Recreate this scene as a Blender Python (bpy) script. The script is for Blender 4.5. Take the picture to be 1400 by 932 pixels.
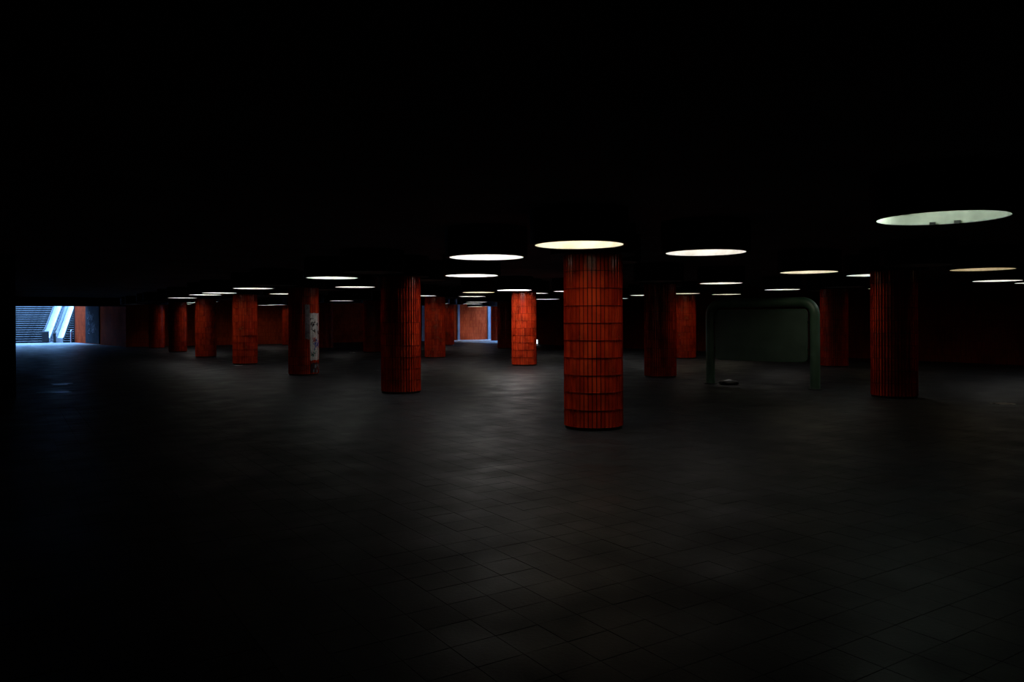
import bpy, bmesh, math, random
from mathutils import Vector, Matrix

for o in list(bpy.data.objects):
    bpy.data.objects.remove(o, do_unlink=True)
scene = bpy.context.scene
C = scene.collection

# ------------------------------------------------------------------ camera
# Room frame: x runs along the column bays, y along the column rows, metres.
TH = math.radians(32.91)            # the camera looks across the grid at this angle
EYE = 1.55
FPX = 1064.6
cam = bpy.data.objects.new('camera', bpy.data.cameras.new('camera'))
C.objects.link(cam)
cam.data.sensor_width = 36.0
cam.data.lens = 36.0 * FPX / 1400.0
cam.data.shift_y = -(466.0 - 435.95) / 1400.0
cam.data.clip_end = 400
cam.location = (0, 0, EYE)
cam.rotation_euler = (Matrix.Rotation(-TH, 3, 'Z') @ Matrix.Rotation(math.pi / 2, 3, 'X')
                      @ Matrix.Rotation(-0.0043, 3, 'Z')).to_euler()
scene.camera = cam

# ------------------------------------------------------------------ sky and exposure
world = bpy.data.worlds.new('overcast_sky')
scene.world = world
world.use_nodes = True
bgn = world.node_tree.nodes['Background']
bgn.inputs[0].default_value = (0.21, 0.48, 1.0, 1)
bgn.inputs[1].default_value = 11.0
vs = scene.view_settings
vs.view_transform = 'Standard'
vs.look = 'None'
vs.gamma = 1.0
vs.use_curve_mapping = False
vs.exposure = 0.0
LAMP_POWER = 6.0

R = random.Random(7)

# ------------------------------------------------------------------ materials
def mat(name, col, rough=0.6, spec=0.5, metal=0.0, build=None):
    m = bpy.data.materials.new(name)
    m.use_nodes = True
    nt = m.node_tree
    b = nt.nodes['Principled BSDF']
    b.inputs['Base Color'].default_value = (*col, 1)
    b.inputs['Roughness'].default_value = rough
    b.inputs['Specular IOR Level'].default_value = spec
    b.inputs['Metallic'].default_value = metal
    if build:
        build(nt, b)
    return m

def N(nt, t, **kw):
    n = nt.nodes.new(t)
    for k, v in kw.items():
        setattr(n, k, v)
    return n

def ramp(nt, stops):
    r = N(nt, 'ShaderNodeValToRGB')
    el = r.color_ramp.elements
    while len(el) < len(stops):
        el.new(0.5)
    for e, (p, c) in zip(el, stops):
        e.position = p
        e.color = (*c, 1)
    return r

def noise(nt, scale, detail=4, coord='Object', stretch=None):
    tc = N(nt, 'ShaderNodeTexCoord')
    n = N(nt, 'ShaderNodeTexNoise')
    n.inputs['Scale'].default_value = scale
    n.inputs['Detail'].default_value = detail
    src = tc.outputs[coord]
    if stretch:
        mp = N(nt, 'ShaderNodeMapping')
        mp.inputs['Scale'].default_value = stretch
        nt.links.new(src, mp.inputs[0])
        src = mp.outputs[0]
    nt.links.new(src, n.inputs['Vector'])
    return n

def noisy(scale, a, b, r0=None, r1=None, bump=0.0, stretch=None):
    def f(nt, p):
        n = noise(nt, scale, stretch=stretch)
        r = ramp(nt, [(0.3, a), (0.7, b)])
        nt.links.new(n.outputs['Fac'], r.inputs[0])
        nt.links.new(r.outputs[0], p.inputs['Base Color'])
        if r0 is not None:
            mr = N(nt, 'ShaderNodeMapRange')
            mr.inputs['From Min'].default_value = 0.3
            mr.inputs['From Max'].default_value = 0.7
            mr.inputs['To Min'].default_value = r0
            mr.inputs['To Max'].default_value = r1
            nt.links.new(n.outputs['Fac'], mr.inputs['Value'])
            nt.links.new(mr.outputs[0], p.inputs['Roughness'])
        if bump:
            n2 = noise(nt, scale * 9, 3)
            bp = N(nt, 'ShaderNodeBump')
            bp.inputs['Strength'].default_value = bump
            bp.inputs['Distance'].default_value = 0.004
            nt.links.new(n2.outputs['Fac'], bp.inputs['Height'])
            nt.links.new(bp.outputs[0], p.inputs['Normal'])
    return f

def tile_build(nt, p):
    """glazed orange-red tile: each tile its own tone, a little dirt"""
    g = N(nt, 'ShaderNodeNewGeometry')
    oi = N(nt, 'ShaderNodeObjectInfo')
    ad = N(nt, 'ShaderNodeMath', operation='ADD')
    nt.links.new(g.outputs['Random Per Island'], ad.inputs[0])
    nt.links.new(oi.outputs['Random'], ad.inputs[1])
    fr = N(nt, 'ShaderNodeMath', operation='FRACT')
    nt.links.new(ad.outputs[0], fr.inputs[0])
    r = ramp(nt, [(0.0, (0.40, 0.024, 0.006)), (0.5, (0.55, 0.040, 0.009)), (1.0, (0.62, 0.058, 0.013))])
    nt.links.new(fr.outputs[0], r.inputs[0])
    tc = N(nt, 'ShaderNodeTexCoord')
    n = N(nt, 'ShaderNodeTexNoise')
    n.inputs['Scale'].default_value = 3.5
    n.inputs['Detail'].default_value = 5
    nt.links.new(g.outputs['Position'], n.inputs['Vector'])
    dr = ramp(nt, [(0.30, (0.55, 0.55, 0.55)), (0.55, (1, 1, 1))])
    nt.links.new(n.outputs['Fac'], dr.inputs[0])
    mx = N(nt, 'ShaderNodeMix', data_type='RGBA', blend_type='MULTIPLY')
    mx.inputs[0].default_value = 1.0
    nt.links.new(r.outputs[0], mx.inputs[6])
    nt.links.new(dr.outputs[0], mx.inputs[7])
    nt.links.new(mx.outputs[2], p.inputs['Base Color'])
    mr = N(nt, 'ShaderNodeMapRange')
    mr.inputs['To Min'].default_value = 0.34
    mr.inputs['To Max'].default_value = 0.14
    nt.links.new(n.outputs['Fac'], mr.inputs['Value'])
    nt.links.new(mr.outputs[0], p.inputs['Roughness'])

def wall_tile_build(axis, k=1.0):
    """narrow upright tiles on walls too distant to tell the pieces apart"""
    def f(nt, p):
        g = N(nt, 'ShaderNodeNewGeometry')
        sp = N(nt, 'ShaderNodeSeparateXYZ')
        nt.links.new(g.outputs['Position'], sp.inputs[0])
        cb = N(nt, 'ShaderNodeCombineXYZ')
        nt.links.new(sp.outputs[axis], cb.inputs[0])
        nt.links.new(sp.outputs[2], cb.inputs[1])
        br = N(nt, 'ShaderNodeTexBrick')
        br.offset = 0.0
        br.inputs['Scale'].default_value = 1.0
        br.inputs['Brick Width'].default_value = 0.058
        br.inputs['Row Height'].default_value = 0.245
        br.inputs['Mortar Size'].default_value = 0.003
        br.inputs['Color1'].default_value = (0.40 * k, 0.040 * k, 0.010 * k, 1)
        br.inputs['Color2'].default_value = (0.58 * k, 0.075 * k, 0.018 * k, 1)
        br.inputs['Mortar'].default_value = (0.03, 0.02, 0.015, 1)
        nt.links.new(cb.outputs[0], br.inputs['Vector'])
        n = N(nt, 'ShaderNodeTexNoise')
        n.inputs['Scale'].default_value = 0.9
        nt.links.new(g.outputs['Position'], n.inputs['Vector'])
        dr = ramp(nt, [(0.3, (0.6, 0.55, 0.55)), (0.6, (1, 1, 1))])
        nt.links.new(n.outputs['Fac'], dr.inputs[0])
        mx = N(nt, 'ShaderNodeMix', data_type='RGBA', blend_type='MULTIPLY')
        mx.inputs[0].default_value = 1.0
        nt.links.new(br.outputs['Color'], mx.inputs[6])
        nt.links.new(dr.outputs[0], mx.inputs[7])
        nt.links.new(mx.outputs[2], p.inputs['Base Color'])
    return f

def floor_build(joints):
    def f(nt, p):
        g = N(nt, 'ShaderNodeNewGeometry')
        n = N(nt, 'ShaderNodeTexNoise')
        n.inputs['Scale'].default_value = 0.55
        n.inputs['Detail'].default_value = 7
        n.inputs['Roughness'].default_value = 0.62
        nt.links.new(g.outputs['Position'], n.inputs['Vector'])
        r = ramp(nt, [(0.28, (0.0085, 0.0088, 0.0102)), (0.5, (0.0155, 0.016, 0.0182)), (0.75, (0.0235, 0.024, 0.0265))])
        nt.links.new(n.outputs['Fac'], r.inputs[0])
        oi = N(nt, 'ShaderNodeObjectInfo')
        ad = N(nt, 'ShaderNodeMath', operation='ADD')
        nt.links.new(g.outputs['Random Per Island'], ad.inputs[0])
        nt.links.new(oi.outputs['Random'], ad.inputs[1])
        fr = N(nt, 'ShaderNodeMath', operation='FRACT')
        nt.links.new(ad.outputs[0], fr.inputs[0])
        tr = ramp(nt, [(0, (0.8, 0.8, 0.8)), (1, (1.1, 1.1, 1.1))])
        nt.links.new(fr.outputs[0], tr.inputs[0])
        mx = N(nt, 'ShaderNodeMix', data_type='RGBA', blend_type='MULTIPLY')
        mx.inputs[0].default_value = 1.0
        nt.links.new(r.outputs[0], mx.inputs[6])
        nt.links.new(tr.outputs[0], mx.inputs[7])
        out = mx.outputs[2]
        if joints:
            br = N(nt, 'ShaderNodeTexBrick')
            br.offset = 0.0
            br.inputs['Scale'].default_value = 1.0
            br.inputs['Brick Width'].default_value = 0.25
            br.inputs['Row Height'].default_value = 0.25
            br.inputs['Mortar Size'].default_value = 0.003
            br.inputs['Color1'].default_value = (1, 1, 1, 1)
            br.inputs['Color2'].default_value = (0.85, 0.85, 0.85, 1)
            br.inputs['Mortar'].default_value = (0.3, 0.3, 0.3, 1)
            nt.links.new(g.outputs['Position'], br.inputs['Vector'])
            m2 = N(nt, 'ShaderNodeMix', data_type='RGBA', blend_type='MULTIPLY')
            m2.inputs[0].default_value = 1.0
            nt.links.new(out, m2.inputs[6])
            nt.links.new(br.outputs['Color'], m2.inputs[7])
            out = m2.outputs[2]
        nt.links.new(out, p.inputs['Base Color'])
        n3 = N(nt, 'ShaderNodeTexNoise')
        n3.inputs['Scale'].default_value = 1.7
        n3.inputs['Detail'].default_value = 4
        nt.links.new(g.outputs['Position'], n3.inputs['Vector'])
        mr = N(nt, 'ShaderNodeMapRange')
        mr.inputs['From Min'].default_value = 0.3
        mr.inputs['From Max'].default_value = 0.7
        mr.inputs['To Min'].default_value = 0.40
        mr.inputs['To Max'].default_value = 0.62
        nt.links.new(n3.outputs['Fac'], mr.inputs['Value'])
        nt.links.new(mr.outputs[0], p.inputs['Roughness'])
        n2 = N(nt, 'ShaderNodeTexNoise')
        n2.inputs['Scale'].default_value = 45
        n2.inputs['Detail'].default_value = 4
        nt.links.new(g.outputs['Position'], n2.inputs['Vector'])
        bp = N(nt, 'ShaderNodeBump')
        bp.inputs['Strength'].default_value = 0.35
        bp.inputs['Distance'].default_value = 0.004
        nt.links.new(n2.outputs['Fac'], bp.inputs['Height'])
        nt.links.new(bp.outputs[0], p.inputs['Normal'])
    return f

def emit(name, col, strength):
    m = bpy.data.materials.new(name)
    m.use_nodes = True
    nt = m.node_tree
    nt.nodes.remove(nt.nodes['Principled BSDF'])
    e = N(nt, 'ShaderNodeEmission')
    e.inputs[0].default_value = (*col, 1)
    e.inputs[1].default_value = strength
    nt.links.new(e.outputs[0], nt.nodes['Material Output'].inputs[0])
    return m

M = dict(
    tile=mat('glazed_red_tile', (0.5, 0.05, 0.01), 0.25, 0.38, build=tile_build),
    grout=mat('dark_grout', (0.012, 0.011, 0.008), 0.9, 0.2, build=noisy(30, (0.008, 0.007, 0.005), (0.018, 0.016, 0.011))),
    plinth=mat('black_plinth', (0.012, 0.012, 0.012), 0.6, 0.3),
    black=mat('black_paint', (0.010, 0.010, 0.011), 0.65, 0.3, build=noisy(6, (0.007, 0.007, 0.008), (0.013, 0.013, 0.014))),
    liner=mat('white_enamel', (0.72, 0.72, 0.68), 0.5, 0.4, build=noisy(5, (0.60, 0.59, 0.50), (0.80, 0.80, 0.76))),
    dirtyliner=mat('dirty_enamel', (0.36, 0.38, 0.33), 0.6, 0.3, build=noisy(5, (0.28, 0.30, 0.25), (0.42, 0.44, 0.38))),
    deadglass=mat('dead_diffuser', (0.12, 0.12, 0.12), 0.5),
    floor_tile=mat('asphalt_tile', (0.05, 0.05, 0.05), 0.55, 0.11, build=floor_build(False)),
    floor=mat('asphalt_floor', (0.05, 0.05, 0.05), 0.55, 0.11, build=floor_build(True)),
    bed=mat('floor_joint_bed', (0.012, 0.012, 0.012), 0.9, 0.2),
    ceiling=mat('sooty_ceiling', (0.17, 0.15, 0.15), 0.95, 0.05, build=noisy(0.8, (0.12, 0.105, 0.108), (0.19, 0.17, 0.172))),
    wall_x=mat('red_tile_wall_x', (0.4, 0.05, 0.02), 0.9, 0.02, build=wall_tile_build(0)),
    wall_y=mat('red_tile_wall_y', (0.4, 0.05, 0.02), 0.9, 0.02, build=wall_tile_build(1)),
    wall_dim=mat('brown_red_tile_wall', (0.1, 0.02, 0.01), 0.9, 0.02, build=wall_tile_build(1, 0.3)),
    darkwall=mat('dark_plaster', (0.02, 0.02, 0.022), 0.9, 0.2, build=noisy(1.2, (0.014, 0.014, 0.016), (0.028, 0.028, 0.030))),
    concrete=mat('pale_concrete', (0.35, 0.35, 0.35), 0.8, 0.3, build=noisy(3, (0.28, 0.28, 0.28), (0.42, 0.42, 0.42))),
    landing=mat('pale_floor', (0.4, 0.4, 0.4), 0.6, 0.3, build=noisy(4, (0.28, 0.28, 0.29), (0.42, 0.42, 0.42))),  # paler than the hall floor; at the exit it paints in daylight
    step=mat('dark_step_stone', (0.03, 0.03, 0.032), 0.8, 0.2, build=noisy(7, (0.008, 0.008, 0.009), (0.018, 0.018, 0.020))),
    nosing=mat('step_nosing', (0.3, 0.3, 0.3), 0.7, 0.3, build=noisy(5, (0.24, 0.25, 0.26), (0.46, 0.47, 0.48), stretch=(1, 1, 1))),
    steel=mat('brushed_steel', (0.72, 0.74, 0.76), 0.38, 0.5, 0.6, build=noisy(4, (0.62, 0.64, 0.66), (0.82, 0.83, 0.84))),
    rubber=mat('black_rubber', (0.015, 0.015, 0.016), 0.4, 0.5),
    greypaint=mat('grey_paint', (0.2, 0.21, 0.23), 0.7, 0.2, build=noisy(2, (0.14, 0.15, 0.17), (0.22, 0.23, 0.26))),
    green=mat('dark_green_enamel', (0.045, 0.095, 0.065), 0.42, 0.45, build=noisy(3, (0.035, 0.080, 0.052), (0.060, 0.115, 0.082), 0.35, 0.5)),
    greenpanel=mat('green_grey_panel', (0.04, 0.075, 0.06), 0.5, 0.4, build=noisy(2, (0.035, 0.062, 0.05), (0.06, 0.10, 0.08))),
    paper=mat('dirty_white_paper', (0.55, 0.54, 0.52), 0.85, 0.2, build=noisy(9, (0.36, 0.36, 0.35), (0.66, 0.65, 0.62))),
    greypaper=mat('grey_paper', (0.16, 0.16, 0.17), 0.85, 0.2, build=noisy(9, (0.08, 0.08, 0.09), (0.22, 0.22, 0.23))),
    ink=mat('black_ink', (0.012, 0.012, 0.014), 0.7, 0.3),
    blueink=mat('blue_ink', (0.02, 0.04, 0.30), 0.7, 0.3),
    redink=mat('red_ink', (0.40, 0.03, 0.03), 0.7, 0.3),
    teal=mat('green_ink', (0.04, 0.16, 0.12), 0.7, 0.3),
    board=mat('dark_board', (0.03, 0.03, 0.035), 0.95, 0.02, build=noisy(3, (0.022, 0.024, 0.03), (0.045, 0.047, 0.055))),
    chalk=mat('pale_scrawl', (0.32, 0.32, 0.36), 0.8, 0.2),
    puddle=mat('wet_film', (0.015, 0.016, 0.018), 0.3, 0.3, build=noisy(5, (0.012, 0.013, 0.015), (0.022, 0.023, 0.025), 0.26, 0.40)),
    bag=mat('black_bag', (0.012, 0.012, 0.013), 0.45, 0.4),
)

# ------------------------------------------------------------------ helpers
def link(o, parent=None):
    C.objects.link(o)
    if parent is not None:
        o.parent = parent
    return o

def mobj(name, bm, m, parent=None, smooth=False):
    me = bpy.data.meshes.new(name)
    bm.normal_update()
    bm.to_mesh(me)
    bm.free()
    me.materials.append(m)
    if smooth:
        for p in me.polygons:
            p.use_smooth = True
        try:
            me.set_sharp_from_angle(angle=math.radians(40))
        except Exception:
            pass
    return link(bpy.data.objects.new(name, me), parent)

def share(name, me, parent, loc=(0, 0, 0), rot=(0, 0, 0)):
    o = bpy.data.objects.new(name, me)
    o.location = loc
    o.rotation_euler = rot
    return link(o, parent)

def empty(name, loc=(0, 0, 0), rz=0.0):
    o = bpy.data.objects.new(name, None)
    o.empty_display_size = 0.2
    o.location = loc
    o.rotation_euler = (0, 0, rz)
    return link(o)

def tag(o, label, cat, group=None):
    o['label'] = label
    o['category'] = cat
    if group:
        o['group'] = group
    return o

def structure(o, label, cat):
    o['kind'] = 'structure'
    o['label'] = label
    o['category'] = cat
    return o

def box(bm, x0, x1, y0, y1, z0, z1):
    v = [bm.verts.new(p) for p in ((x0, y0, z0), (x1, y0, z0), (x1, y1, z0), (x0, y1, z0),
                                   (x0, y0, z1), (x1, y0, z1), (x1, y1, z1), (x0, y1, z1))]
    for f in ((0, 3, 2, 1), (4, 5, 6, 7), (0, 1, 5, 4), (1, 2, 6, 5), (2, 3, 7, 6), (3, 0, 4, 7)):
        bm.faces.new([v[i] for i in f])

def prism(bm, pts, z0, z1):
    """vertical prism over a counter-clockwise outline"""
    a = [bm.verts.new((x, y, z0)) for x, y in pts]
    b = [bm.verts.new((x, y, z1)) for x, y in pts]
    bm.faces.new(a[::-1])
    bm.faces.new(b)
    n = len(pts)
    for i in range(n):
        bm.faces.new((a[i], a[(i + 1) % n], b[(i + 1) % n], b[i]))

def extrude_vz(bm, pts, u0, u1):
    """outline in the (v, z) plane pushed along u"""
    a = [bm.verts.new((u0, v, z)) for v, z in pts]
    b = [bm.verts.new((u1, v, z)) for v, z in pts]
    bm.faces.new(a)
    bm.faces.new(b[::-1])
    n = len(pts)
    for i in range(n):
        bm.faces.new((a[(i + 1) % n], a[i], b[i], b[(i + 1) % n]))
    bmesh.ops.recalc_face_normals(bm, faces=bm.faces[:])

def lathe(bm, prof, n=64, closed=False):
    rings = []
    for r, z in prof:
        if r < 1e-6:
            rings.append([bm.verts.new((0, 0, z))])
        else:
            rings.append([bm.verts.new((r * math.cos(2 * math.pi * k / n), r * math.sin(2 * math.pi * k / n), z)) for k in range(n)])
    pairs = list(zip(rings, rings[1:]))
    if closed:
        pairs.append((rings[-1], rings[0]))
    for a, b in pairs:
        for k in range(n):
            k2 = (k + 1) % n
            if len(a) == 1 and len(b) == 1:
                break
            if len(a) == 1:
                bm.faces.new((a[0], b[k2], b[k]))
            elif len(b) == 1:
                bm.faces.new((a[k], a[k2], b[0]))
            else:
                bm.faces.new((a[k], a[k2], b[k2], b[k]))
    bmesh.ops.recalc_face_normals(bm, faces=bm.faces[:])

def tube(bm, path, r, n=12, cap=True):
    path = [Vector(p) for p in path]
    rings = []
    up = None
    for i, p in enumerate(path):
        d = ((path[i + 1] - p) if i == 0 else (p - path[i - 1]) if i == len(path) - 1
             else (path[i + 1] - p).normalized() + (p - path[i - 1]).normalized()).normalized()
        if up is None:
            up = d.orthogonal().normalized()
        up = (up - d * up.dot(d)).normalized()
        s = d.cross(up)
        rings.append([bm.verts.new(p + (up * math.cos(2 * math.pi * k / n) + s * math.sin(2 * math.pi * k / n)) * r) for k in range(n)])
    for a, b in zip(rings, rings[1:]):
        for k in range(n):
            bm.faces.new((a[k], a[(k + 1) % n], b[(k + 1) % n], b[k]))
    if cap:
        bm.faces.new(rings[0][::-1])
        bm.faces.new(rings[-1])
    bmesh.ops.recalc_face_normals(bm, faces=bm.faces[:])

# ------------------------------------------------------------------ dimensions
P0, Q0, PP, QQ = 7.016, 8.709, 7.4964, 6.487     # column grid
CR = 0.4066                                       # column radius
LO = 1.106                                        # lamp offset from the column axis
ZD, ZC = EYE + 0.9046, 2.885                      # drum underside, ceiling
DR, OR = 0.606, 0.5454                            # drum radius, opening radius
RIGHT, BACK = 27.2, 50.8                          # walls

# ------------------------------------------------------------------ floor
T = 0.25
PX0, PX1, PY0, PY1 = -2.0, 15.0, -1.0, 16.0       # field of real tiles
FX0, FX1, FY0, FY1 = -9.0, 39.0, -9.0, 57.0
bm = bmesh.new()
for (a, b, c, d) in ((FX0, PX0, FY0, FY1), (PX1, FX1, FY0, FY1), (PX0, PX1, FY0, PY0), (PX0, PX1, PY1, FY1)):
    box(bm, a, b, c, d, -0.30, 0.0)
floor = structure(mobj('floor', bm, M['floor']), 'dark asphalt tile floor of the underground hall', 'floor')
bm = bmesh.new()
box(bm, PX0, PX1, PY0, PY1, -0.30, -0.004)
mobj('joint_bed', bm, M['bed'], floor)

def tile_mesh(w, h, t, bev):
    """thin slab lying in xy, top at z=0, chamfered rim; no underside"""
    bm = bmesh.new()
    a = [bm.verts.new((sx * w / 2, sy * h / 2, -t)) for sx, sy in ((-1, -1), (1, -1), (1, 1), (-1, 1))]
    b = [bm.verts.new((sx * w / 2, sy * h / 2, -bev)) for sx, sy in ((-1, -1), (1, -1), (1, 1), (-1, 1))]
    c = [bm.verts.new((sx * (w / 2 - bev), sy * (h / 2 - bev), 0)) for sx, sy in ((-1, -1), (1, -1), (1, 1), (-1, 1))]
    for lo, hi in ((a, b), (b, c)):
        for k in range(4):
            bm.faces.new((lo[k], lo[(k + 1) % 4], hi[(k + 1) % 4], hi[k]))
    bm.faces.new(c)
    return bm

ft = tile_mesh(T - 0.0024, T - 0.0024, 0.012, 0.0008)
ft_me = bpy.data.meshes.new('floor_tile')
ft.to_mesh(ft_me)
ft.free()
ft_me.materials.append(M['floor_tile'])
cells = []
cs, sn = math.cos(TH), math.sin(TH)
for i in range(int((PX1 - PX0) / T)):
    for j in range(int((PY1 - PY0) / T)):
        x, y = PX0 + (i + .5) * T, PY0 + (j + .5) * T
        X, Z = x * cs - y * sn, x * sn + y * cs
        vis = Z > 3.15 and abs(X) < Z * 0.66 + 0.15
        cells.append((0 if vis else 1, Z, x, y))
cells.sort()
bm = bmesh.new()
for k, (vis, Z, x, y) in enumerate(cells):
    mt = (Matrix.Translation((x, y, R.uniform(-0.0012, 0.0))) @
          Matrix.Rotation(R.uniform(-.004, .004), 4, 'X') @ Matrix.Rotation(R.uniform(-.004, .004), 4, 'Y'))
    if k < 300:
        o = share('floor_tile', ft_me, floor)
        o.matrix_local = mt
    else:
        n0 = len(bm.verts)
        vs_ = [bm.verts.new(mt @ v.co) for v in ft_me.vertices]
        for p in ft_me.polygons:
            bm.faces.new([vs_[q] for q in p.vertices])
o = mobj('floor_tile_field', bm, M['floor_tile'], floor)
o['kind'] = 'stuff'

# ------------------------------------------------------------------ ceiling and walls
bm = bmesh.new()
box(bm, FX0, RIGHT + 0.3, FY0, BACK + 0.3, ZC, ZC + 0.3)
box(bm, RIGHT + 0.3, 30.15, 38.7, BACK + 0.3, ZC, ZC + 0.3)
box(bm, -0.4, 6.6, BACK + 0.5, 60.0, 2.56, ZC + 0.3)
structure(mobj('ceiling', bm, M['ceiling']), 'dark sooty flat ceiling of the underground hall', 'ceiling')

bm = bmesh.new()
box(bm, 5.82, 39.0, BACK, BACK + 0.3, 0, ZC)
box(bm, 30.15, 39.0, BACK, BACK + 0.3, ZC, 5.2)
structure(mobj('wall_back', bm, M['wall_x']), 'far red tiled wall closing the hall behind the columns', 'wall')
bm = bmesh.new()
box(bm, RIGHT, RIGHT + 0.3, FY0, 39.65, 0, ZC)
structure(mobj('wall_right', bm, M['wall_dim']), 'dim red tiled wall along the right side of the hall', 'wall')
bm = bmesh.new()
box(bm, RIGHT + 0.3, 39.0, 38.7, 39.0, 0, 5.2)
structure(mobj('wall_exit', bm, M['wall_x']), 'red tiled wall at the near side of the far daylit exit', 'wall')
bm = bmesh.new()
box(bm, 39.0, 39.3, 38.7, BACK + 0.3, -0.3, 5.2)
structure(mobj('wall_exit_end', bm, M['concrete']), 'pale end wall of the far daylit exit', 'wall')
bm = bmesh.new()
box(bm, -0.4, 0.13, 18.5, 57.0, 0, 2.56)
box(bm, -0.4, 0.13, 18.5, BACK, 2.56, ZC)
box(bm, FX0, -0.4, 18.5, 18.9, 0, ZC)
structure(mobj('wall_left', bm, M['darkwall']), 'black wall at the left edge in front of the stairs', 'wall')
bm = bmesh.new()
box(bm, FX0 - 0.3, FX0, FY0, 18.9, 0, ZC)
structure(mobj('wall_left_side', bm, M['darkwall']), 'dark side wall to the left of the viewpoint', 'wall')
bm = bmesh.new()
box(bm, FX0, RIGHT, FY0 - 0.3, FY0, 0, ZC)
structure(mobj('wall_rear', bm, M['darkwall']), 'dark wall behind the viewpoint', 'wall')
# beam over the mouth of the stair passage
bm = bmesh.new()
box(bm, 0.13, 5.82, BACK, BACK + 0.5, 2.39, ZC)
structure(mobj('trim_1', bm, M['darkwall']), 'dark beam above the opening to the daylit stairs', 'beam')

# splayed wall on the right of the stair passage
A, B = Vector((5.82, BACK + 0.3)), Vector((4.02, 63.7))
sd = (B - A).normalized()
sn_ = Vector((sd.y, -sd.x))
bm = bmesh.new()
pts = [A, A + sn_ * 0.3, B + sn_ * 0.3, B]
prism(bm, [(p.x, p.y) for p in pts], 0, 2.56)
A2 = A + sd * (60.0 - A.y) / sd.y
prism(bm, [(p.x, p.y) for p in (A2, A2 + sn_ * 0.3, B + sn_ * 0.3, B)], 2.56, 4.2)
structure(mobj('wall_passage', bm, M['wall_y']), 'red tiled passage wall beside the daylit stairs', 'wall')

# ------------------------------------------------------------------ stairwell (daylight falls in from above)
SA = -math.radians(13)
SO = Vector((2.05, 64.2, 0))
bm = bmesh.new()
box(bm, 0.0, 6.6, 56.6, 66.5, -0.3, 0.004)  # paler slab than the hall floor, up to the stair foot
structure(mobj('floor_landing', bm, M['landing']), 'pale landing lit by daylight at the foot of the stairs', 'floor')

RISE, GOING = 0.156, 0.30
def stair(label, u0, u1, n=24):
    st = empty('stair_flight', SO, SA)
    tag(st, label, 'stairs')
    bm = bmesh.new()
    box(bm, u0, u1, 0, 0.045, 0, RISE - 0.032)
    box(bm, u0, u1, 0.045, GOING + 0.06, 0, RISE - 0.002)
    me = None
    for k in range(n):
        if me is None:
            o = mobj('step', bm, M['step'], st)
            me = o.data
            bm2 = bmesh.new()
            box(bm2, u0, u1, -0.03, 0.045, RISE - 0.032, RISE)
            o2 = mobj('nosing', bm2, M['nosing'], o)
            nme = o2.data
        else:
            o = share('step', me, st, (0, k * GOING, k * RISE))
            share('nosing', nme, o)
    bm = bmesh.new()
    extrude_vz(bm, [(0.05, 0.0), (n * GOING, 0.0), (n * GOING, n * RISE - 0.05), (n * GOING - 0.02, n * RISE - 0.05), (0.05, 0.05)], u0 + 0.02, u1 - 0.02)
    mobj('stair_soffit', bm, M['step'], st)
    return st

stair('broad dark stairs with pale step edges to the left of the escalator', -3.2, -0.06)
stair('narrow dim stairs between the escalator and the red tiled wall', 1.26, 1.88)

def escalator():
    e = empty('escalator', SO, SA)
    tag(e, 'white metal escalator in blue daylight rising between two dark stair flights', 'escalator')
    S = math.tan(math.radians(29))
    L = 8.0
    def base(v):
        return max(0.0, (v - 0.5) * S)
    for u, s in ((0.0, -1), (0.70, 1)):
        # balustrade panel with a rounded lower end
        low = [(0.0 + 0.28 - 0.28 * math.cos(a), 0.62 + 0.30 * math.sin(a)) for a in [k * math.pi / 16 for k in range(9)]]
        pts = [(-0.02, 0.02)] + low + [(0.5, 0.93), (L, base(L) + 0.93), (L, base(L) + 0.1), (0.55, 0.02)]
        bm = bmesh.new()
        extrude_vz(bm, pts, u, u + 0.08)
        bl = mobj('balustrade', bm, M['steel'], e)
        # dark handrail
        hp = [(u + 0.04, -0.03, 0.30)] + [(u + 0.04, v - 0.03, z + 0.03) for v, z in low] + [(u + 0.04, 0.5, 0.96), (u + 0.04, L, base(L) + 0.96)]
        bm = bmesh.new()
        tube(bm, hp, 0.045, 10)
        mobj('handrail', bm, M['rubber'], e, True)
        # broad metal deck running up beside the balustrade
        u0, u1 = (u + 0.08, u + 0.34) if s < 0 else (u + 0.12, u + 0.50)
        bm = bmesh.new()
        extrude_vz(bm, [(0.30, 0.02), (0.30, 0.34), (0.5, 0.36), (L, base(L) + 0.36), (L, base(L) - 0.2), (0.9, 0.02)], u0, u1)
        mobj('side_deck', bm, M['steel'], bl)
        bm = bmesh.new()
        hh = 0.84 if s < 0 else 0.74
        extrude_vz(bm, [(-0.10, 0.0), (-0.10, hh - 0.06), (-0.04, hh), (-0.035, 0.0)], u - 0.03, u + (0.40 if s < 0 else 0.14))
        mobj('newel_end', bm, M['rubber'], e)
    bm = bmesh.new()
    box(bm, 0.35, 0.69, -0.3, 0.6, 0.0, 0.03)
    mobj('comb_plate', bm, M['steel'], e)
    me = None
    for k in range(18):
        v = 0.6 + 0.4 * k
        if me is None:
            bm = bmesh.new()
            box(bm, 0.35, 0.69, 0, 0.41, -0.02, 0.20)
            so = mobj('escalator_step', bm, M['greypaint'], e)
            so.location = (0, v, base(v))
            me = so.data
        else:
            share('escalator_step', me, e, (0, v, base(v)))
escalator()

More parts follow.
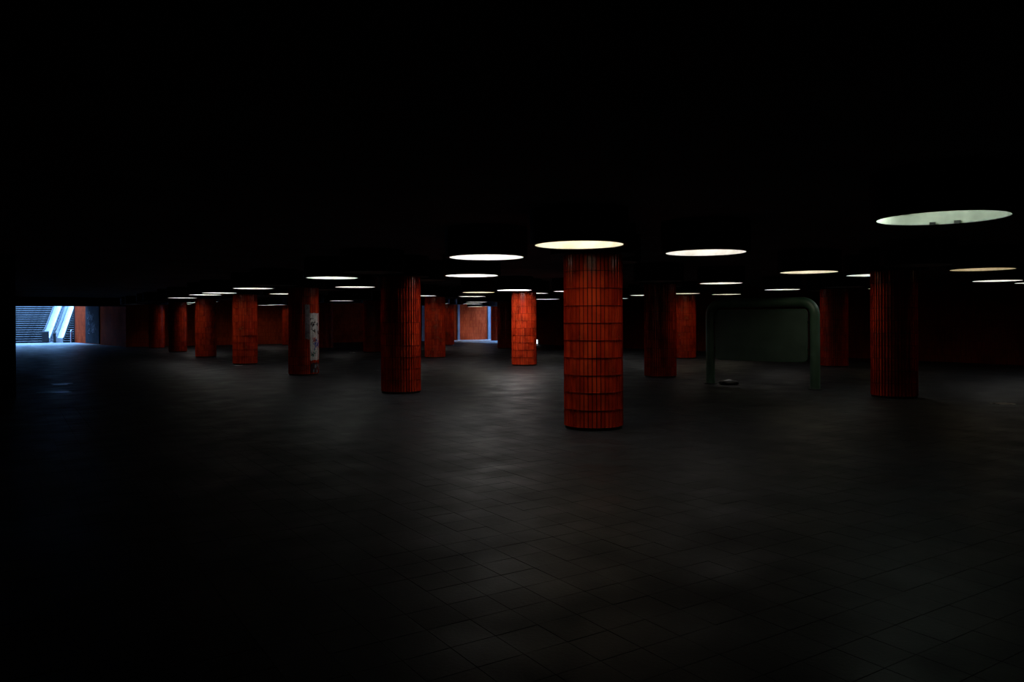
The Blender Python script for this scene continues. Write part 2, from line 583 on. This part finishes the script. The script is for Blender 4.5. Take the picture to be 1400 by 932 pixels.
# dark newel with a bright cap by the red wall
nw = empty('railing_newel', (3.72, 63.2, 0), SA)
tag(nw, 'dark rounded railing end post standing against the red wall by the stairs', 'railing')
bm = bmesh.new()
tube(bm, [(0, 0, 0), (0, 0, 0.75)] + [(0, 0.16 - 0.16 * math.cos(a), 0.75 + 0.16 * math.sin(a)) for a in [k * math.pi / 12 for k in range(1, 7)]] + [(0, 0.40, 0.91)], 0.03, 10)
mobj('rail', bm, M['steel'], nw, True)
bm = bmesh.new()
box(bm, -0.05, 0.05, 0.08, 0.3, 0.0, 0.78)
mobj('infill', bm, M['rubber'], nw)

# walls of the stairwell, rising to the street
bm = bmesh.new()
box(bm, -0.7, -0.4, 57.0, 64.0, 0, 5.0)
box(bm, -1.6, -1.3, 64.0, 73.0, 0, 5.0)
box(bm, -1.6, -0.4, 63.7, 64.0, 0, 5.0)
structure(mobj('wall_stairs', bm, M['concrete']), 'pale concrete side wall of the stairwell', 'wall')
bm = bmesh.new()
prism(bm, [(p.x, p.y) for p in (SO + Matrix.Rotation(SA, 3, 'Z') @ Vector(q) for q in
      ((1.93, 0.05, 0), (2.3, 0.05, 0), (2.3, 8.5, 0), (1.93, 8.5, 0)))], 0, 5.0)
structure(mobj('wall_stairs_side', bm, M['darkwall']), 'dark side wall of the stairwell beyond the red tiles', 'wall')
bm = bmesh.new()
box(bm, -0.4, 6.6, 59.7, 60.0, ZC + 0.3, 4.2)
structure(mobj('trim_2', bm, M['darkwall']), 'parapet at the upper edge of the stairwell', 'parapet')

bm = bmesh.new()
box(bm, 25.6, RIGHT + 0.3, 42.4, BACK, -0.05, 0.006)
box(bm, RIGHT + 0.3, 39.0, 42.4, BACK, -0.05, 0.006)  # pale slabs over the asphalt, daylight on the floor put into their colour
structure(mobj('floor_exit', bm, M['landing']), 'floor painted pale for the daylight before the far wall and side exit', 'floor')

# notice panel on the passage wall
def wall_pt(t, out, z):
    p = A + sd * t - sn_ * out
    return (p.x, p.y, z)
npn = empty('notice_board', wall_pt(7.2, 0, 0), 0)
tag(npn, 'dark notice board with pale scrawls on the red passage wall', 'notice board')
bm = bmesh.new()
c = [Vector(wall_pt(t, o_, 0)) - Vector(wall_pt(7.2, 0, 0)) for t, o_ in ((5.8, 0.005), (9.4, 0.005), (9.4, 0.06), (5.8, 0.06))]
prism(bm, [(p.x, p.y) for p in c], 0.05, 2.53)
bmesh.ops.recalc_face_normals(bm, faces=bm.faces[:])
mobj('panel', bm, M['board'], npn)
bm = bmesh.new()
for k in range(16):
    t0 = R.uniform(6.2, 9.0)
    z0 = R.uniform(0.9, 2.1)
    path = []
    for q in range(6):
        p = Vector(wall_pt(t0 + R.uniform(-.35, .35), 0.065, 0)) - Vector(wall_pt(7.2, 0, 0))
        path.append((p.x, p.y, z0 + R.uniform(-.3, .3)))
    tube(bm, path, 0.022, 5)
mobj('scrawl', bm, M['chalk'], npn)

# ------------------------------------------------------------------ columns
NT, NC = 44, 10
CH = 0.0415                                     # plinth height
course = (ZD - CH) / NC
TW = 2 * math.pi * CR / NT
tm = tile_mesh(TW - 0.010, course - 0.006, 0.012, 0.0015)
tile_me = bpy.data.meshes.new('tile')
for v in tm.verts:                               # stand it up: x tangent, z up, +y... outward = -y
    x, y, z = v.co
    v.co = (x, -z, y)
for f in tm.faces:
    f.normal_flip()
bmesh.ops.recalc_face_normals(tm, faces=tm.faces[:])
tm.to_mesh(tile_me)
tile_me.materials.append(M['tile'])
tm.free()
# outward direction of the tile mesh is +y

def tile_matrix(k, c, rnd):
    a = 2 * math.pi * (k + 0.5) / NT
    rr = CR + rnd.uniform(-0.0006, 0.0006)
    return (Matrix.Rotation(a - math.pi / 2, 4, 'Z') @ Matrix.Translation((0, rr, CH + (c + 0.5) * course)) @
            Matrix.Rotation(rnd.uniform(-.012, .012), 4, 'Z') @ Matrix.Rotation(rnd.uniform(-.0015, .0015), 4, 'X'))

def joined_tiles(cells, rnd):
    bm = bmesh.new()
    for k, c in cells:
        mt = tile_matrix(k, c, rnd)
        vv = [bm.verts.new(mt @ v.co) for v in tile_me.vertices]
        for p in tile_me.polygons:
            bm.faces.new([vv[q] for q in p.vertices])
    return bm

bm = bmesh.new()
lathe(bm, [(0, 0), (CR - 0.010, 0), (CR - 0.010, ZD + 0.02), (0, ZD + 0.02)], 64)
proto = mobj('core', bm, M['grout'])
core_me = proto.data
bpy.data.objects.remove(proto)
bm = bmesh.new()
lathe(bm, [(CR - 0.011, 0.002), (CR - 0.004, 0.002), (CR - 0.004, CH - 0.004), (CR - 0.011, CH - 0.004)], 64, True)
proto = mobj('plinth', bm, M['plinth'])
plinth_me = proto.data
bpy.data.objects.remove(proto)
bm = bmesh.new()
lathe(bm, [(0, ZD), (DR - 0.006, ZD), (DR, ZD + 0.006), (DR, ZC - 0.002), (0, ZC - 0.002)], 72)
proto = mobj('capital_drum', bm, M['black'], smooth=True)
cap_me = proto.data
bpy.data.objects.remove(proto)
allc = [(k, c) for k in range(NT) for c in range(NC)]
clads = []
for v in range(3):
    proto = mobj('tile_cladding', joined_tiles(allc, random.Random(100 + v)), M['tile'])
    clads.append(proto.data)
    bpy.data.objects.remove(proto)

ORD = ['first', 'second', 'third', 'fourth', 'fifth', 'sixth', 'seventh']
ROW = ['the left row', 'the middle row', 'the right row', 'the side exit']
def place(i, j):
    return P0 + PP * i, Q0 + QQ * j

COLS = [(0, j) for j in range(7)] + [(1, j) for j in range(7)] + [(2, j) for j in range(1, 7)] + [(3, 5), (3, 6)]
def col_name(i, j):
    if i == 3:
        return 'the near exit column' if j == 5 else 'the exit column by the blue floor'
    if i == 2:
        return ORD[j - 1] + ' column of ' + ROW[i]
    return ORD[j] + ' column of ' + ROW[i]

COL_LABEL = {
    (0, 0): 'largest red tiled round column, nearest the camera under a bright lamp',
    (0, 1): 'red tiled column left of the nearest one, its right flank glowing',
    (0, 2): 'red tiled column carrying a scribbled white poster on its right side',
    (1, 0): 'dim red tiled column at the right, nearest of the middle row',
    (1, 1): 'dark red tiled column just right of the nearest column',
    (1, 2): 'brightly lit red tiled column in the middle, just left of the nearest column',
    (2, 1): 'dark red tiled column behind the right post of the green sign frame',
    (2, 2): 'faint red tiled column half hidden behind the dark one right of centre',
    (3, 5): 'red tiled column hidden in the side exit behind the right wall',
    (3, 6): 'red tiled column at the daylit exit beside the blue floor',
}
for (i, j) in COLS:
    x, y = place(i, j)
    col = empty('tiled_column', (x, y, 0))
    lab = COL_LABEL.get((i, j)) or ('distant red tiled column, ' + col_name(i, j) + ' counting from the camera')
    tag(col, lab, 'column', 'red tiled columns of the hall')
    share('core', core_me, col)
    share('plinth', plinth_me, col)
    share('capital_drum', cap_me, col)
    if (i, j) in ((0, 0), (0, 1), (1, 0)):
        rnd = random.Random(i * 10 + j)
        va = math.atan2(-y, -x)
        order = sorted(allc, key=lambda kc: (math.cos(2 * math.pi * (kc[0] + .5) / NT - va) < -0.02 and 1 or 0, kc[0], kc[1]))
        vis = [kc for kc in allc if math.cos(2 * math.pi * (kc[0] + .5) / NT - va) > -0.12][:300]
        vs_set = set(vis)
        for kc in vis:
            o = share('tile', tile_me, col)
            o.matrix_local = tile_matrix(kc[0], kc[1], rnd)
        o = mobj('tile_cladding', joined_tiles([kc for kc in allc if kc not in vs_set], rnd), M['tile'], col)
        o['kind'] = 'stuff'
    else:
        o = share('tile_cladding', clads[(i * 7 + j) % 3], col, (0, 0, 0), (0, 0, 2 * math.pi / NT * ((i * 5 + j * 3) % NT)))
        o['kind'] = 'stuff'

# ------------------------------------------------------------------ drum lamps
bm = bmesh.new()
lathe(bm, [(OR, ZD), (DR - 0.006, ZD), (DR, ZD + 0.006), (DR, ZC - 0.002), (OR + 0.004, ZC - 0.002), (OR + 0.004, ZD + 0.02), (OR, ZD + 0.016)], 72, True)
proto = mobj('drum', bm, M['black'], smooth=True)
drum_me = proto.data
bpy.data.objects.remove(proto)
bm = bmesh.new()
lathe(bm, [(OR + 0.003, ZD + 0.004), (OR + 0.003, ZD + 0.39), (0.0, ZD + 0.40), (0.0, ZD + 0.392), (OR - 0.004, ZD + 0.382), (OR - 0.004, ZD + 0.004), ], 72)
proto = mobj('liner', bm, M['liner'], smooth=True)
liner_me = proto.data
bpy.data.objects.remove(proto)
def diff_mesh(m, dep=0.335):
    bm = bmesh.new()
    lathe(bm, [(0, ZD + dep), (OR - 0.03, ZD + dep), (OR - 0.03, ZD + dep + 0.025), (0, ZD + dep + 0.025)], 48)
    proto = mobj('diffuser', bm, m)
    me = proto.data
    bpy.data.objects.remove(proto)
    return me
dead_me = diff_mesh(M['deadglass'])
tone = {'n': (1.0, 0.985, 0.97), 'w': (1.0, 0.90, 0.68), 'o': (1.0, 0.78, 0.48), 'c': (0.93, 1.0, 0.97), 'p': (1.0, 0.95, 0.92)}
cache = {}
def lit_mesh(t, s, dep=0.335):
    if (t, s, dep) not in cache:
        cache[(t, s, dep)] = diff_mesh(emit('lit_diffuser', tone[t], LAMP_POWER * s), dep)
    return cache[(t, s, dep)]

LIT = {
    (0, 0, -1, -1): ('w', .80), (0, 0, 1, -1): ('p', .65), (0, 0, -1, 1): ('n', 1.0),
    (0, 1, -1, 1): ('c', .8), (0, 1, 1, -1): ('n', 1.5, 0.18), (0, 2, -1, 1): ('n', .7), (0, 2, 1, -1): ('n', .7),
    (0, 3, -1, -1): ('c', .8), (0, 3, -1, 1): ('n', .8), (0, 3, 1, -1): ('n', .7), (0, 4, -1, -1): ('n', .7), (0, 5, 1, 1): ('n', .6), (0, 5, 1, -1): ('n', .9), (0, 6, 1, -1): ('n', .7),
    (1, 0, -1, 1): ('w', .6), (1, 0, 1, -1): ('o', .30), (1, 0, 1, 1): ('c', .6), (1, 1, 1, -1): ('p', .7),
    (1, 2, -1, -1): ('n', 3.6, 0.05), (1, 2, -1, 1): ('w', .9), (1, 2, 1, -1): ('n', .8), (1, 2, 1, 1): ('n', .7),
    (1, 3, -1, -1): ('n', .7), (1, 3, 1, -1): ('p', .8), (1, 4, -1, 1): ('n', .5), (1, 6, -1, -1): ('n', .5), (1, 6, -1, 1): ('n', .5),
    (2, 0, -1, 1): ('n', .7), (2, 0, 1, 1): ('n', .6), (2, 1, -1, 1): ('p', .7), (2, 1, 1, -1): ('o', .3), (2, 2, -1, -1): ('w', .6),
    (2, 2, -1, 1): ('n', .7), (2, 2, 1, -1): ('w', .6), (2, 3, -1, 1): ('n', .7), (2, 3, 1, -1): ('n', .6), (2, 4, -1, 1): ('n', .6),
    (2, 5, -1, -1): ('n', .6), (2, 5, 1, -1): ('n', .9), (3, 6, -1, 1): ('w', 1.6),
}
SIDE = {(-1, -1): 'in front of', (1, -1): 'to the right of', (-1, 1): 'to the left of', (1, 1): 'behind'}
def col_phrase(i, j):
    if i == 3:
        return col_name(i, j)
    if (i, j) == (2, 0):
        return 'the column just outside the right edge'
    return 'the ' + col_name(i, j)
for (i, j) in COLS + [(2, 0)]:
    x0, y0 = place(i, j)
    for sx in (-1, 1):
        for sy in (-1, 1):
            key = (i, j, sx, sy)
            if ((i, j) == (2, 0) and key not in LIT) or (i == 3 and sx > 0):
                continue
            x, y = x0 + sx * LO, y0 + sy * LO
            lp = empty('drum_lamp', (x, y, 0))
            lit = LIT.get(key)
            if lit:
                tag(lp, 'lit black drum lamp hanging ' + SIDE[(sx, sy)] + ' ' + col_phrase(i, j), 'ceiling lamp', 'lit drum lamps')
            else:
                tag(lp, 'unlit black drum lamp hanging ' + SIDE[(sx, sy)] + ' ' + col_phrase(i, j), 'ceiling lamp', 'unlit drum lamps')
            share('drum', drum_me, lp)
            share('liner', liner_me, lp)
            share('diffuser', lit_mesh(*lit) if lit else dead_me, lp)

# the big lamp near the right edge: open, only one side of it still burning
lp = empty('drum_lamp', (7.19, 3.85, 0))
tag(lp, 'largest drum lamp at upper right, open and half lit in dull grey-green', 'ceiling lamp', 'lit drum lamps')
share('drum', drum_me, lp)
o = share('liner', liner_me.copy(), lp)
o.data.materials[0] = M['dirtyliner']
right = Vector((cs, -sn, 0))
fwd = Vector((sn, cs, 0))
bm = bmesh.new()
tp = right * -0.41 + fwd * 0.24
td = (right * 0.5 + fwd * 0.86) * 0.10
tube(bm, [tp - td + Vector((0, 0, ZD + 0.20)), tp + td + Vector((0, 0, ZD + 0.20))], 0.02, 10)
mobj('fluorescent_tube', bm, emit('tube_light', (0.86, 1.0, 0.90), 220.0), lp, True)
for du, z, h, m in ((-0.19, .105, .020, 'steel'), (-0.08, .110, .025, 'plinth'), (0.02, .125, .014, 'plinth'), (0.18, .0, .026, 'plinth'), (0.36, .0, .030, 'plinth')):
    dv = math.sqrt(0.535 ** 2 - du ** 2) - 0.012
    pos = right * du + fwd * dv
    bm = bmesh.new()
    box(bm, -0.026, 0.026, -0.010, 0.010, ZD + z, ZD + z + h)
    o = mobj('bracket', bm, M[m], lp)
    o.location = (pos.x, pos.y, 0)
    o.rotation_euler = (0, 0, -TH - math.asin(du / 0.535))

# ------------------------------------------------------------------ posters on the third column of the left row
def curved_patch(bm, a0, a1, z0, z1, r, th=0.003, n=12, jag=0.0):
    ins, out = [], []
    for k in range(n + 1):
        a = a0 + (a1 - a0) * k / n
        j0, j1 = R.uniform(-jag, jag), R.uniform(-jag, jag)
        for rr, lst in ((r, ins), (r + th, out)):
            lst.append((bm.verts.new((rr * math.cos(a), rr * math.sin(a), z0 + j0)), bm.verts.new((rr * math.cos(a), rr * math.sin(a), z1 + j1))))
    for k in range(n):
        bm.faces.new((out[k][0], out[k + 1][0], out[k + 1][1], out[k][1]))
        bm.faces.new((ins[k + 1][0], ins[k][0], ins[k][1], ins[k + 1][1]))
        bm.faces.new((out[k][1], out[k + 1][1], ins[k + 1][1], ins[k][1]))
        bm.faces.new((out[k + 1][0], out[k][0], ins[k][0], ins[k + 1][0]))
    bm.faces.new((out[0][0], out[0][1], ins[0][1], ins[0][0]))
    bm.faces.new((out[n][1], out[n][0], ins[n][0], ins[n][1]))

x6, y6 = place(0, 2)
front = math.atan2(-y6, -x6)
RP = CR + 0.004
po = empty('poster', (x6, y6, 0))
tag(po, 'torn white poster covered in dark scribbles wrapped around a red column', 'poster')
bm = bmesh.new()
curved_patch(bm, front + math.radians(24), front + math.radians(120), 0.42, 1.74, RP, 0.004, 20, 0.015)
mobj('sheet', bm, M['paper'], po)
def strokes(name, m, n, z0, z1, w, a_lo=30, a_hi=80):
    bm = bmesh.new()
    for _ in range(n):
        a = front + math.radians(R.uniform(a_lo, a_hi))
        z = R.uniform(z0, z1)
        path = []
        for q in range(5):
            aa = a + R.uniform(-.14, .14)
            path.append(((RP + 0.006) * math.cos(aa), (RP + 0.006) * math.sin(aa), z + R.uniform(-.06, .06)))
        tube(bm, path, w, 5)
    mobj(name, bm, m, po)
strokes('black_scribble', M['ink'], 7, 1.38, 1.55, 0.010)
strokes('black_scribble', M['ink'], 4, 1.15, 1.28, 0.009)
strokes('blue_scribble', M['blueink'], 8, 0.78, 1.00, 0.012, 45, 75)
strokes('red_scribble', M['redink'], 3, 0.95, 1.08, 0.009, 40, 60)
strokes('green_scribble', M['teal'], 4, 0.55, 0.75, 0.010, 28, 50)
po2 = empty('graffiti', (x6, y6, 0))
tag(po2, 'dark spray marks and paper shreds on the column foot below the white poster', 'graffiti')
bm = bmesh.new()
curved_patch(bm, front + math.radians(28), front + math.radians(85), 0.08, 0.35, RP, 0.003, 14, 0.035)
mobj('torn_sheet', bm, M['ink'], po2)
bm = bmesh.new()
for a, z in ((40, .12), (52, .25), (60, .10), (66, .26), (48, .24), (75, .2)):
    aa = front + math.radians(a)
    curved_patch(bm, aa - 0.05, aa + 0.05, z - 0.03, z + 0.05, RP + 0.004, 0.003, 4, 0.015)
mobj('paper_shred', bm, M['greypaper'], po2)
bm = bmesh.new()
curved_patch(bm, front + math.radians(5), front + math.radians(23), 1.02, 1.97, RP, 0.004, 6, 0.03)
o = mobj('torn_poster', bm, M['greypaper'])
o.location = (x6, y6, 0)
tag(o, 'narrow torn grey poster strip to the left of the white poster on the column', 'poster')

# ------------------------------------------------------------------ green sign frame
def ground(px, py):
    """floor point seen at a photograph pixel"""
    h = 435.95 - 0.0043 * (px - 700)
    Z = FPX * EYE / (py - h)
    X = (px - 700) / FPX * Z
    return Vector((X * cs + Z * sn, -X * sn + Z * cs, 0))
g0, g1 = ground(971, 524.5), ground(1114, 532.5)
d = (g1 - g0)
W = d.length
ang = math.atan2(d.y, d.x)
fr = empty('sign_frame', g0, ang)
tag(fr, 'dark green bent pipe sign frame with a blank panel, right of centre', 'sign')
r = 0.105
HT = 1.90
rc = 0.28
path = [(0, 0, 0.015), (0, 0, HT - rc)] + [(rc - rc * math.cos(a), 0, HT - rc + rc * math.sin(a)) for a in [k * math.pi / 20 for k in range(1, 10)]] + [(rc, 0, HT)]
path += [(W - rc, 0, HT)] + [(W - rc + rc * math.sin(a), 0, HT - rc + rc * math.cos(a)) for a in [k * math.pi / 20 for k in range(1, 10)]] + [(W, 0, HT - rc), (W, 0, 0.015)]
bm = bmesh.new()
tube(bm, path, r, 20)
mobj('pipe_frame', bm, M['green'], fr, True)
for x in (0, W):
    bm = bmesh.new()
    lathe(bm, [(0, 0), (0.15, 0), (0.15, 0.014), (0.118, 0.022), (0, 0.022)], 24)
    o = mobj('foot_plate', bm, M['plinth'], fr)
    o.location = (x, 0, 0)
# panel with rounded corners and a raised rim
def rrect(x0, x1, z0, z1, rad, n=6):
    pts = []
    for cx, cz, a0 in ((x1 - rad, z1 - rad, 0), (x0 + rad, z1 - rad, 90), (x0 + rad, z0 + rad, 180), (x1 - rad, z0 + rad, 270)):
        for k in range(n + 1):
            a = math.radians(a0 + 90 * k / n)
            pts.append((cx + rad * math.cos(a), cz + rad * math.sin(a)))
    return pts
def slab_xz(bm, pts, y0, y1):
    a = [bm.verts.new((x, y0, z)) for x, z in pts]
    b = [bm.verts.new((x, y1, z)) for x, z in pts]
    bm.faces.new(a)
    bm.faces.new(b[::-1])
    for k in range(len(pts)):
        k2 = (k + 1) % len(pts)
        bm.faces.new((a[k2], a[k], b[k], b[k2]))
    bmesh.ops.recalc_face_normals(bm, faces=bm.faces[:])
bm = bmesh.new()
slab_xz(bm, rrect(r + 0.04, W - r - 0.05, 0.58, HT - r - 0.05, 0.10), -0.03, 0.03)
pn = mobj('panel', bm, M['greenpanel'], fr)
bm = bmesh.new()
rp = [(x, -0.03, z) for x, z in rrect(r + 0.05, W - r - 0.06, 0.59, HT - r - 0.06, 0.09)]
tube(bm, rp + [rp[0]], 0.012, 6)
mobj('rim', bm, M['green'], pn, True)
for z in (0.85, 1.45):
    for x0, x1 in ((r - 0.02, r + 0.06), (W - r - 0.07, W - r + 0.02)):
        bm = bmesh.new()
        box(bm, x0, x1, -0.015, 0.015, z - 0.03, z + 0.03)
        mobj('bracket', bm, M['plinth'], fr)

# dark bundle lying beside the left post
gb = ground(996, 525.5)
bm = bmesh.new()
bmesh.ops.create_icosphere(bm, subdivisions=3, radius=1.0)
for v in bm.verts:
    n_ = 1 + 0.10 * math.sin(5 * v.co.x + 1.3) * math.cos(4 * v.co.y) + 0.05 * math.sin(9 * v.co.y + 3 * v.co.z)
    v.co = Vector((v.co.x * 0.225 * n_, v.co.y * 0.17 * n_, max(v.co.z, -0.55) * 0.075 * n_ + 0.041))
mz = min(v.co.z for v in bm.verts)
for v in bm.verts:
    v.co.z -= mz
o = mobj('bundle', bm, M['bag'], None, True)
o.location = gb
o.rotation_euler = (0, 0, -TH)
tag(o, 'flat black bundle lying on the floor beside the left post of the green sign', 'bundle')

# ------------------------------------------------------------------ grey posts on the far wall by the exit
for px, lab, w in ((626, 'slim pale post left on the daylit far wall', 0.18), (668, 'wider pale post right on the daylit far wall, blue in daylight', 0.26),
                   (577.5, 'faint pale post on the dark far wall left of the daylit part', 0.24)):
    t = (px - 700) / FPX
    y = BACK
    x = y * (sn + t * cs) / (cs - t * sn)
    bm = bmesh.new()
    box(bm, x - w / 2, x + w / 2, y - 0.14, y, 0, ZC)
    box(bm, x - w / 2 - 0.03, x + w / 2 + 0.03, y - 0.17, y, 0, 0.06)
    o = mobj('wall_post', bm, M['greypaint'])
    tag(o, lab, 'post')

# added glowing box that makes a bright spot at the right wall's end
gl = empty('glow_box', (RIGHT, 39.16, 0), 0)
tag(gl, 'added glowing white box making a bright spot low on the wall end just right of the lit middle column', 'glow box')
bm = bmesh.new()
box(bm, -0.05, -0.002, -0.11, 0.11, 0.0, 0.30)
mobj('glow_box_back', bm, M['plinth'], gl)
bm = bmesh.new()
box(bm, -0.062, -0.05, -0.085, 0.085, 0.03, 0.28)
mobj('lens', bm, emit('glow_box_face', (0.9, 0.95, 1.0), 2.5), gl)

# ------------------------------------------------------------------ litter and wet patches
def scrap(px, py, w, h, label, rz):
    p = ground(px, py)
    bm = bmesh.new()
    nx, ny = 6, 5
    vv = {}
    for a in range(nx + 1):
        for b in range(ny + 1):
            e = 0.08 if a in (0, nx) or b in (0, ny) else 0
            vv[a, b] = bm.verts.new((w * (a / nx - .5) * (1 + R.uniform(-e, e)), h * (b / ny - .5) * (1 + R.uniform(-e, e)),
                                     0.003 + R.uniform(0, 0.10) * min(w, h) * (0.3 + abs(a / nx - .5))))
    for a in range(nx):
        for b in range(ny):
            bm.faces.new((vv[a, b], vv[a + 1, b], vv[a + 1, b + 1], vv[a, b + 1]))
    bmesh.ops.solidify(bm, geom=bm.faces[:], thickness=0.002)
    mz = min(v.co.z for v in bm.verts)
    for v in bm.verts:
        v.co.z -= mz
    o = mobj('paper_scrap', bm, M['paper'])
    o.location = p
    o.rotation_euler = (0, 0, rz)
    tag(o, label, 'litter', 'paper scraps on the floor')
scrap(1370, 552, 0.34, 0.26, 'pale paper scrap flat on the floor near the right edge', -0.5)
scrap(326, 499.5, 0.26, 0.14, 'small pale paper scrap at the foot of a distant left column', -0.6)
scrap(482, 482, 0.30, 0.20, 'small pale paper scrap far off between the left columns', 0.3)
scrap(516, 506, 0.10, 0.08, 'tiny pale paper scrap left of the second column of the left row', 0.8)

def puddle(px, py, a, b, rz, label, seed):
    rnd = random.Random(seed)
    p = ground(px, py)
    bm = bmesh.new()
    ph = [rnd.uniform(0, 6.28) for _ in range(4)]
    ring = []
    n = 40
    for k in range(n):
        t = 2 * math.pi * k / n
        s = 1 + .22 * math.sin(2 * t + ph[0]) + .16 * math.sin(3 * t + ph[1]) + .10 * math.sin(5 * t + ph[2])
        ring.append((a * s * math.cos(t), b * s * math.sin(t)))
    prism(bm, ring, 0.0, 0.003)
    o = mobj('puddle', bm, M['puddle'])
    o.location = p + Vector((0, 0, 0.0005))
    o.rotation_euler = (0, 0, rz)
    tag(o, label, 'puddle')
puddle(76, 536, 0.28, 0.25, -TH, 'thin wet patch on the floor nearer the camera below the daylit stairs', 3)
puddle(84, 525, 0.24, 0.30, -TH, 'thin wet patch on the floor farther off toward the daylit stairs', 5)
